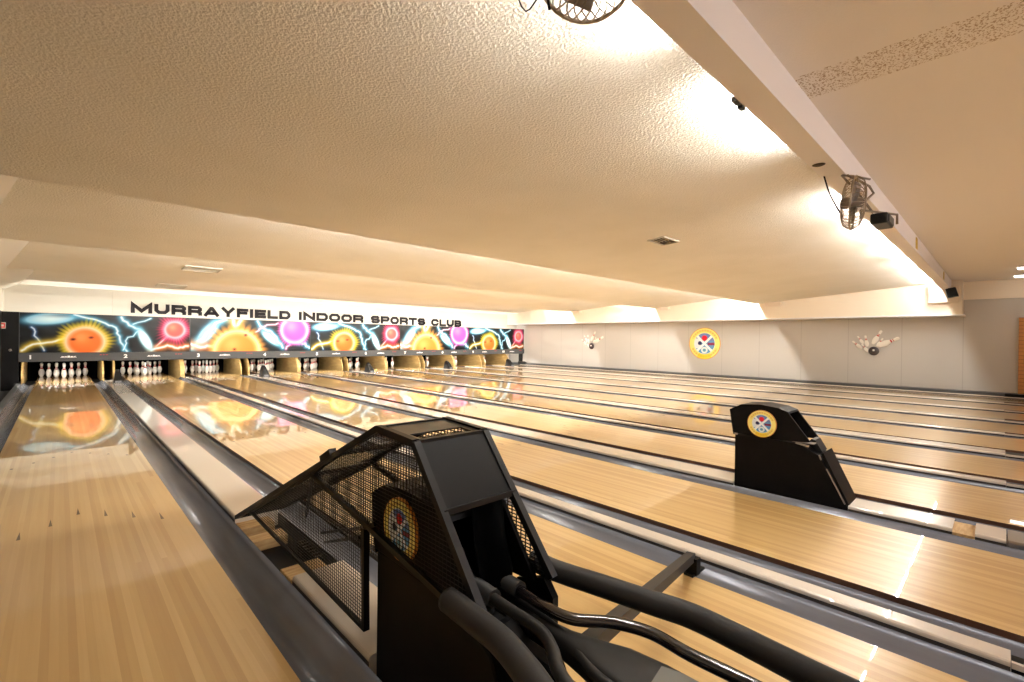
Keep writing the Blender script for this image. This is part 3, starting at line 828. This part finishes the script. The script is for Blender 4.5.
def inside_spans(poly, axis, val):
    """spans along the other axis where line axis=val is inside poly"""
    out = []; n = len(poly)
    for i in range(n):
        a = poly[i]; c = poly[(i + 1) % n]
        if (a[axis] - val) * (c[axis] - val) < 0:
            t = (val - a[axis]) / (c[axis] - a[axis]); out.append(a[1 - axis] + t * (c[1 - axis] - a[1 - axis]))
    out.sort(); return [(out[i], out[i + 1]) for i in range(0, len(out) - 1, 2)]
def mesh_panel(name, poly, put, du, dv, r=.0013, slant=0.0):
    b = MB()
    us = [p[0] for p in poly]; vs = [p[1] for p in poly]
    u = min(us) + du / 2
    while u < max(us):
        for a, c in inside_spans(poly, 0, u): b.tube([put(u, a), put(u, c)], r, 4, caps=False)
        u += du
    v = min(vs) + dv / 2
    while v < max(vs):
        for a, c in inside_spans(poly, 1, v): b.tube([put(a, v), put(c, v)], r, 4, caps=False)
        v += dv
    return b.build(name, M['wire'], t1)
up = [P0, PA, PB, PE, PF, PG]
lowp = [PG, PP1, PH1, PH2]
mesh_panel('wire_mesh', up, lambda y, z: (XL, y, z), .019, .0135)
mesh_panel('wire_mesh', lowp, lambda y, z: (XL, y, z), .019, .0135)
mesh_panel('wire_mesh', up, lambda y, z: (XR, y, z), .022, .0115, .0022)
mesh_panel('wire_mesh', lowp, lambda y, z: (XR, y, z), .022, .0115, .0022)
# sloping top mesh from the cover plate down to the tip (u = x, v = 0..1 along slope)
sl = math.hypot(P0[0] - PA[0], P0[1] - PA[1])
mesh_panel('wire_mesh', [(XL, 0), (XR, 0), (XR, sl), (XL, sl)], lambda x, s: (x, PA[0] + (P0[0] - PA[0]) * s / sl, PA[1] + (P0[1] - PA[1]) * s / sl), .016, .019)
# cover plate with slot
b = MB(); e = .006
def plate(q0, q1, x0, x1, th=.005):
    (y0, z0), (y1, z1) = q0, q1
    nv = Vector((0, -(z1 - z0), (y1 - y0))).normalized() * th
    if nv.z < 0: nv = -nv
    vs = [(x0, y0, z0), (x1, y0, z0), (x1, y1, z1), (x0, y1, z1)]
    vs += [(x + nv.x, y + nv.y, z + nv.z) for x, y, z in vs]
    b.add(vs, [(0, 1, 2, 3), (7, 6, 5, 4), (0, 4, 5, 1), (1, 5, 6, 2), (2, 6, 7, 3), (3, 7, 4, 0)])
def lerp2(a, c, t): return (a[0] + (c[0] - a[0]) * t, a[1] + (c[1] - a[1]) * t)
plate(PA, lerp2(PA, PB, .62), XL - .01, XR + .01)
plate(lerp2(PA, PB, .62), lerp2(PA, PB, .90), XL - .01, XL + .035); plate(lerp2(PA, PB, .62), lerp2(PA, PB, .90), XR - .04, XR + .01)
plate(lerp2(PA, PB, .90), PB, XL - .01, XR + .01)
b.build('top_plate', M['blackgloss'], t1)
mesh_panel('wire_mesh', [(XL + .03, 1.31), (XR - .03, 1.31), (XR - .03, 1.41), (XL + .03, 1.41)], lambda x, y: (x, y, PA[1] - .02), .012, .014, .0012)
b = MB(); plate(PB, PC, XL - .01, XR + .01, .006); b.build('front_plate', M['black'], t1)
# rubber flap in the opening
b = MB(); fl = smooth_path([(0, 0, 0), (.35, 0, -.012), (.7, 0, .0), (1, 0, .03)], 5); vs = []
for i in range(9):
    s = i / 8; x = XL + .12 + (XR - XL - .15) * s; cb_ = .018 * math.sin(s * 7)
    vs += [(x, 1.16 + cb_, .70), (x, 1.14 + cb_, .57), (x, 1.10 + cb_ * 1.3, .455 - .02 * math.sin(s * 5))]
fs = [(3 * i + j, 3 * i + j + 1, 3 * i + j + 4, 3 * i + j + 3) for i in range(8) for j in (0, 1)]
ob = MB().add(vs, fs, smooth=True).build('rubber_flap', M['blackmatte'], t1); sm = ob.modifiers.new('s', 'SOLIDIFY'); sm.thickness = .005

# rails
def rail(name, pts, r, m, pad=None, k=6, n=14):
    return MB().tube(smooth_path(pts, k), r, n).build(name, m, t1)
rail('padded_rail', [(1.150, 1.08, .495), (1.155, 1.02, .485), (1.172, .95, .480), (1.196, .840, .480), (1.224, .69, .480), (1.246, .58, .480), (1.240, .45, .480), (1.222, .26, .480), (1.215, .05, .48), (1.20, -.45, .48), (1.12, -.75, .48)], .033, M['foam'])
rail('padded_rail', [(.786, 1.062, .50), (.779, .93, .50), (.770, .82, .50), (.738, .70, .50), (.700, .58, .50), (.68, .40, .50), (.675, .1, .50), (.69, -.40, .50), (.76, -.72, .50)], .033, M['foam'])
rail('steel_rail', [(1.050, 1.25, .448), (1.045, 1.10, .448), (1.030, .99, .448), (1.026, .90, .448), (1.040, .82, .448), (1.108, .735, .448), (1.143, .64, .448), (1.136, .53, .448), (1.140, .40, .448), (1.14, .1, .448), (1.13, -.4, .448), (1.08, -.62, .448)], .0165, M['shiny'])
rail('steel_rail', [(.945, 1.25, .462), (.935, 1.12, .462), (.925, .985, .462), (.918, .84, .462), (.885, .765, .462), (.830, .69, .462), (.80, .58, .462), (.79, .3, .462), (.79, -.3, .462), (.85, -.6, .462)], .0165, M['rubber'])
rail('steel_rail', [(1.04, 1.14, .40), (1.045, 1.04, .402), (1.03, .92, .405), (1.005, .81, .41), (.955, .705, .415), (.93, .63, .42), (.925, .45, .42), (.93, .1, .42)], .0150, M['rubber'])
MB().tube([(1.052, 1.31, .448), (1.038, 1.03, .448)], .026, 14).build('foam_sleeve', M['foam'], t1)
MB().tube([(.949, 1.31, .462), (.930, 1.03, .462)], .026, 14).build('foam_sleeve', M['foam'], t1)
# central moulded spine widening into the console
sec = [(1.02, .022, .405), (.90, .026, .412), (.82, .030, .420), (.74, .052, .428), (.66, .075, .436), (.56, .088, .440), (.42, .092, .44), (.10, .092, .44), (-.35, .085, .44)]
vs = []; cx = [1.025, 1.015, 1.01, 1.008, 1.005, 1.0, .998, .998, .998]
for (y, w, z), c in zip(sec, cx):
    for k in range(12):
        a = 2 * PI * k / 12; ca_, sa_ = math.cos(a), math.sin(a)
        vs.append((c + w * math.copysign(abs(ca_) ** .6, ca_), y, z - .03 + .035 * math.copysign(abs(sa_) ** .6, sa_)))
fs = [(i * 12 + k, i * 12 + (k + 1) % 12, (i + 1) * 12 + (k + 1) % 12, (i + 1) * 12 + k) for i in range(len(sec) - 1) for k in range(12)]
fs += [tuple(range(11, -1, -1)), tuple(range((len(sec) - 1) * 12, len(sec) * 12))]
con = MB().add(vs, fs, smooth=True).build('console', M['rubber'], t1)
MB().prismZ([(.95, .54), (1.045, .555), (1.058, .51), (1.06, .20), (.935, .20), (.935, .50)], .444, .449).build('grey_pad', M['greypad'], con, bevel=.002, label='grey rubber pad')
# bracket, latch and support post
MB().prismX([(1.12, .43), (1.00, .47), (.96, .42), (.96, .20), (1.10, .20)], XR - .005, XR + .02).build('bracket', M['black'], t1)
b = MB().box(.90, .97, 1.0, 1.10, .395, .412); b.tube([(.93, 1.05, .41), (.93, 1.05, .428)], .014, 10); b.bar((.955, 1.0, .416), (.955, 1.09, .416), .01)
b.build('latch', M['plastic'], t1)
MB().box(.99, 1.05, .42, .50, -.02, .41).build('leg', M['black'], t1); MB().box(.96, 1.02, -.30, -.22, .0, .41).build('leg', M['black'], t1)
# cross bar reaching over the second lane
b = MB(); b.tube([(1.03, .775, .395), (2.43, 1.135, .085)], .030, 4); 
b.build('cross_bar', M['rubber'], t1)
MB().box(2.40, 2.445, 1.09, 1.165, .005, .09).box(2.38, 2.52, 1.10, 1.15, .0, .012).build('bar_foot', M['black'], t1)

# ------------------------------------------------------------------ lamps
def batten(xa, xb, y, z, m, label, group, cat='light tube', r=.012):
    MB().tube([(xa, y, z), (xb, y, z)], r, 8).build('fluorescent_tube', m, origin=(xa, y, z), label=label, cat=cat, group=group)
spans0 = [(1.1, 2.15), (2.85, 4.05), (5.75, 7.0), (7.4, 8.8), (9.2, 10.6), (11.0, 12.4), (12.8, 14.2), (14.4, 15.7)]
for i, (a, c) in enumerate(spans0):
    batten(a, c, 1.095, 2.715, M['tube0'], 'fluorescent tube hidden behind the front ceiling beam', 'tubes behind the front beam')
for y, nm in ((5.50, 'second'), (9.10, 'third'), (13.05, 'fourth')):
    x = 1.7 if y < 6 else (.6 if y < 10 else 2.4)
    while x < 15.8:
        if x + 1.62 > 15.8: x = 14.66
        batten(x, x + 1.25, y, 2.66, M['tube'], 'fluorescent tube hidden in the %s ceiling cove' % nm, 'tubes in the %s cove' % nm)
        x += 1.62
for j, (xx, ya, yb) in enumerate([(14.25, -1.45, -.20), (15.85, -1.40, -.17)]):
    MB().box(xx - .04, xx + .04, ya, yb, 2.80, 2.835).build('ceiling_light', M['strip'], origin=(xx, ya, 2.80), label=('narrow lit ceiling strip at the right edge, the upper one' if j == 0 else 'narrow lit ceiling strip at the right edge, the lower one'), cat='ceiling light')
for x in (1.0, 4.2, 7.4):  # unseen strips added behind the camera for general light
    for y in (-2.6,):
        MB().box(x, x + 1.2, y - .05, y + .05, 2.80, 2.835).build('ceiling_light', M['fillstrip'], origin=(x, y, 2.81), label='unseen fill strip added on the approach ceiling behind the viewer', cat='ceiling light', group='added fill strips on the approach ceiling')

# ------------------------------------------------------------------ ceiling details
def slab_z(i, y):
    if i == 0: return s0(y)
    ya, yb = [(0, 0), (5.42, 8.95), (9.02, 12.9), (12.97, 17.0)][i]
    return 2.78 + (ZR - 2.78) * (y - ya) / (yb - ya)
def vent(i, x0, x1, y0, y1, label, dark=True):
    t = empty('ceiling_vent', ((x0 + x1) / 2, (y0 + y1) / 2, slab_z(i, (y0 + y1) / 2)), label, 'ceiling vent')
    za, zb = slab_z(i, y0), slab_z(i, y1)
    def q(x, y, dz): return (x, y, slab_z(i, y) + dz)
    b = MB()
    for (a, c) in [((x0, y0), (x1, y0)), ((x1, y0), (x1, y1)), ((x1, y1), (x0, y1)), ((x0, y1), (x0, y0))]:
        b.bar(q(*a, -.006), q(*c, -.006), .022)
    b.build('frame', M['vent'], t)
    b = MB(); b.add([q(x0, y0, -.002), q(x1, y0, -.002), q(x1, y1, -.002), q(x0, y1, -.002)] + [q(x0, y0, .0), q(x1, y0, .0), q(x1, y1, .0), q(x0, y1, .0)], [(0, 1, 2, 3), (7, 6, 5, 4), (0, 4, 5, 1), (1, 5, 6, 2), (2, 6, 7, 3), (3, 7, 4, 0)])
    b.build('grille', M['ventdark'] if dark else M['vent'], t)
    b = MB()
    nn = 5
    for k in range(1, nn):
        y = y0 + (y1 - y0) * k / nn; b.bar(q(x0 + .01, y, -.008), q(x1 - .01 - (0 if not dark else (x1 - x0) * .4), y, -.008), .008)
    b.build('slats', M['vent'], t)
vent(0, 5.80, 6.22, 3.15, 3.38, 'small dark square vent in the front ceiling slab')
vent(2, 1.78, 2.40, 11.12, 11.55, 'pale rectangular vent in the third ceiling slab', False)
vent(3, 1.86, 2.50, 15.4, 15.85, 'pale rectangular vent in the ceiling slab nearest the lettering', False)
# stickers, clip, hole plate on the beam
for x, lb in ((9.12, 'yellow sticker on the beam, nearer the fan'), (13.75, 'yellow sticker on the beam, nearer the black loudspeaker')):
    MB().box(x - .09, x + .09, .893, .899, 2.64, 2.80).build('sticker', M['yellow'], origin=(x, .896, 2.64), label=lb, cat='sticker')
b = MB().box(2.76, 2.83, 1.063, 1.09, 2.60, 2.625); b.box(2.85, 2.90, 1.063, 1.09, 2.592, 2.62); b.bar((2.79, 1.075, 2.61), (2.87, 1.075, 2.605), .008)
b.build('cable_clip', M['plastic'], origin=(2.76, 1.063, 2.60), label='small dark cable clip on the lit edge of the beam', cat='clip')
MB().lathe([(.001, 0), (.035, .001), (.045, .006), (.001, .008)], 16, M=Matrix.Translation((4.22, 1.00, 2.599))).build('socket_plate', M['ventdark'], origin=(4.22, 1.0, 2.6), label='small dark hole plate under the beam by the black cable', cat='plate')

# ------------------------------------------------------------------ fans
def fan(x, y, z, rad, label, tiltz, tiltx, arm, lbl2):
    """cage fan ; axis along local y"""
    t = empty('cage_fan', (x, y, z), label, 'fan', 'wall fans hanging from the beam')
    Rm = Matrix.Translation((x, y, z)) @ Matrix.Rotation(tiltz, 4, 'Z') @ Matrix.Rotation(tiltx, 4, 'X')
    def P(u, v, w): return Rm @ Vector((u, v, w))
    b = MB()
    for k in range(36):
        a = 2 * PI * k / 36
        for s in (-1, 1):
            pts = [P(math.cos(a) * r_, s * d_, math.sin(a) * r_) for r_, d_ in ((.04, .075), (rad * .5, .07), (rad * .85, .05), (rad, .0))]
            b.tube(smooth_path(pts, 2), .0022, 4, caps=False)
    for r_, d_, w in ((rad, 0, .006), (rad * .62, .066, .002), (rad * .62, -.066, .002), (rad * .3, -.073, .002), (rad * .3, .073, .002)):
        b.tube([P(math.cos(2 * PI * k / 40) * r_, d_, math.sin(2 * PI * k / 40) * r_) for k in range(40)], w, 6, closed=True)
    b.build('cage', M['fanwire'], t)
    b = MB()
    for k in range(4):
        a0 = 2 * PI * k / 4; vs = []
        for i in range(6):
            r_ = .03 + (rad * .86 - .03) * i / 5; wd = .25 + .35 * math.sin(PI * (i + 1) / 7)
            for s in (-1, 1): vs.append(P(math.cos(a0 + s * wd) * r_, s * .022, math.sin(a0 + s * wd) * r_))
        fs = [(2 * i, 2 * i + 1, 2 * i + 3, 2 * i + 2) for i in range(5)]
        b.add(vs, fs, smooth=True)
    ob = b.build('blades', M['fandark'], t); sm = ob.modifiers.new('s', 'SOLIDIFY'); sm.thickness = .003
    Mm = Rm @ Matrix.Rotation(-PI / 2, 4, 'X')
    MB().lathe([(.02, -.08), (.035, -.075), (.04, .03), (.045, .04), (.042, .075), (.03, .085), (.01, .088)], 18, M=Mm).build('motor', M['fandark'], t)
    b = MB()
    for pts in arm: b.tube(pts, .009, 8)
    b.build('bracket', M['fandark'], t)
    return t
fan(4.36, .80, 2.30, .20, 'chrome cage fan with bracket hanging from the beam beside the black floodlight', .10, .10,
    [[(4.62, .93, 2.607), (4.50, .84, 2.55), (4.72, .76, 2.56)], [(4.36, .84, 2.52), (4.70, .76, 2.50), (4.76, .74, 2.45), (4.56, .77, 2.34), (4.38, .80, 2.30)], [(4.62, .93, 2.605), (4.42, .84, 2.47)]], '')
fan(1.02, .78, 2.285, .170, 'chrome cage fan cut by the top edge of the view', -.35, .55,
    [[(1.00, .92, 2.70), (1.00, .86, 2.52), (1.02, .80, 2.46)]], '')
MB().tube(smooth_path([(.958, .86, 2.24), (.964, .865, 2.19), (.955, .87, 2.16), (.968, .875, 2.135)], 4), .004, 6).build('fan_cord', M['plastic'], origin=(.96, .86, 2.2), label='short dark cord hanging below the fan at the top edge', cat='cord')
MB().tube(smooth_path([(.83, .80, 2.19), (.835, .87, 2.13), (.90, .90, 2.11), (.925, .88, 2.15)], 3), .0022, 6).build('wire_loop', M['plastic'], origin=(.85, .85, 2.15), label='thin bent wire loop under the fan at the top edge', cat='wire')
# black cable running down beside the big fan
MB().tube(smooth_path([(4.554, 1.04, 2.611), (4.54, 1.0, 2.467), (4.539, 0.95, 2.343), (4.532, 0.9, 2.243)], 5), .006, 8).build('power_cable', M['plastic'], origin=(4.1, 1, 2.6), label='black cable hanging from the beam to the chrome fan', cat='cable')
# floodlight
t = empty('floodlight', (5.15, .78, 2.40), 'dark rectangular floodlight on a metal bracket right of the fan', 'floodlight')
MB().box(5.00, 5.30, .68, .80, 2.25, 2.34).build('housing', M['plastic'], t, bevel=.012)
MB().box(5.03, 5.27, .672, .68, 2.265, 2.325).build('glass', M['bar'], t)
MB().tube([(4.96, .86, 2.30), (4.96, .86, 2.375), (5.34, .66, 2.375), (5.34, .66, 2.29)], .010, 8).build('bracket', M['fandark'], t)
MB().tube([(5.14, .80, 2.375), (5.14, .93, 2.61)], .010, 8).build('hanger', M['fandark'], t)
# loudspeaker by the soffit
t = empty('loudspeaker', (15.45, .80, 2.53), 'black loudspeaker box mounted where the beam meets the soffit', 'loudspeaker')
MB().prismX([(.74, 2.40), (.93, 2.37), (.98, 2.58), (.80, 2.62)], 15.46, 15.66).build('cabinet', M['plastic'], t, bevel=.01)
MB().prismX([(.935, 2.37), (.955, 2.375), (1.0, 2.575), (.985, 2.58)], 15.47, 15.65).build('grille', M['white'], t, label='pale front grille')
MB().tube([(15.56, .88, 2.58), (15.56, .93, 2.62)], .02, 8).build('bracket', M['fandark'], t)

# ------------------------------------------------------------------ camera
f_, yaw, pit, rol = 471.295, .7652, -.0034, .0128
cy, sy = math.cos(yaw), math.sin(yaw)
fw = Vector((sy * math.cos(pit), cy * math.cos(pit), math.sin(pit)))
rt = Vector((cy, -sy, 0)); up_ = rt.cross(fw)
r2 = rt * math.cos(rol) + up_ * math.sin(rol); u2 = -rt * math.sin(rol) + up_ * math.cos(rol)
cam = bpy.data.cameras.new('camera'); co = bpy.data.objects.new('camera', cam); COL.objects.link(co)
Mx = Matrix((r2, u2, -fw)).transposed().to_4x4(); Mx.translation = (0, 0, 1.2265)
co.matrix_world = Mx
cam.sensor_width = 36; cam.lens = f_ / 1024 * 36; cam.clip_start = .02
S.camera = co

w = bpy.data.worlds.new('world'); S.world = w; w.use_nodes = True
w.node_tree.nodes['Background'].inputs[0].default_value = (.8, .7, .6, 1); w.node_tree.nodes['Background'].inputs[1].default_value = .02
S.view_settings.view_transform = 'Standard'; S.view_settings.look = 'None'; S.view_settings.gamma = 1; S.view_settings.use_curve_mapping = False
S.view_settings.exposure = 0.08
S.cycles.max_bounces = 10; S.cycles.diffuse_bounces = 6; S.cycles.glossy_bounces = 4
S.cycles.use_light_tree = True
try: S.cycles.sample_clamp_indirect = 6
except Exception: pass
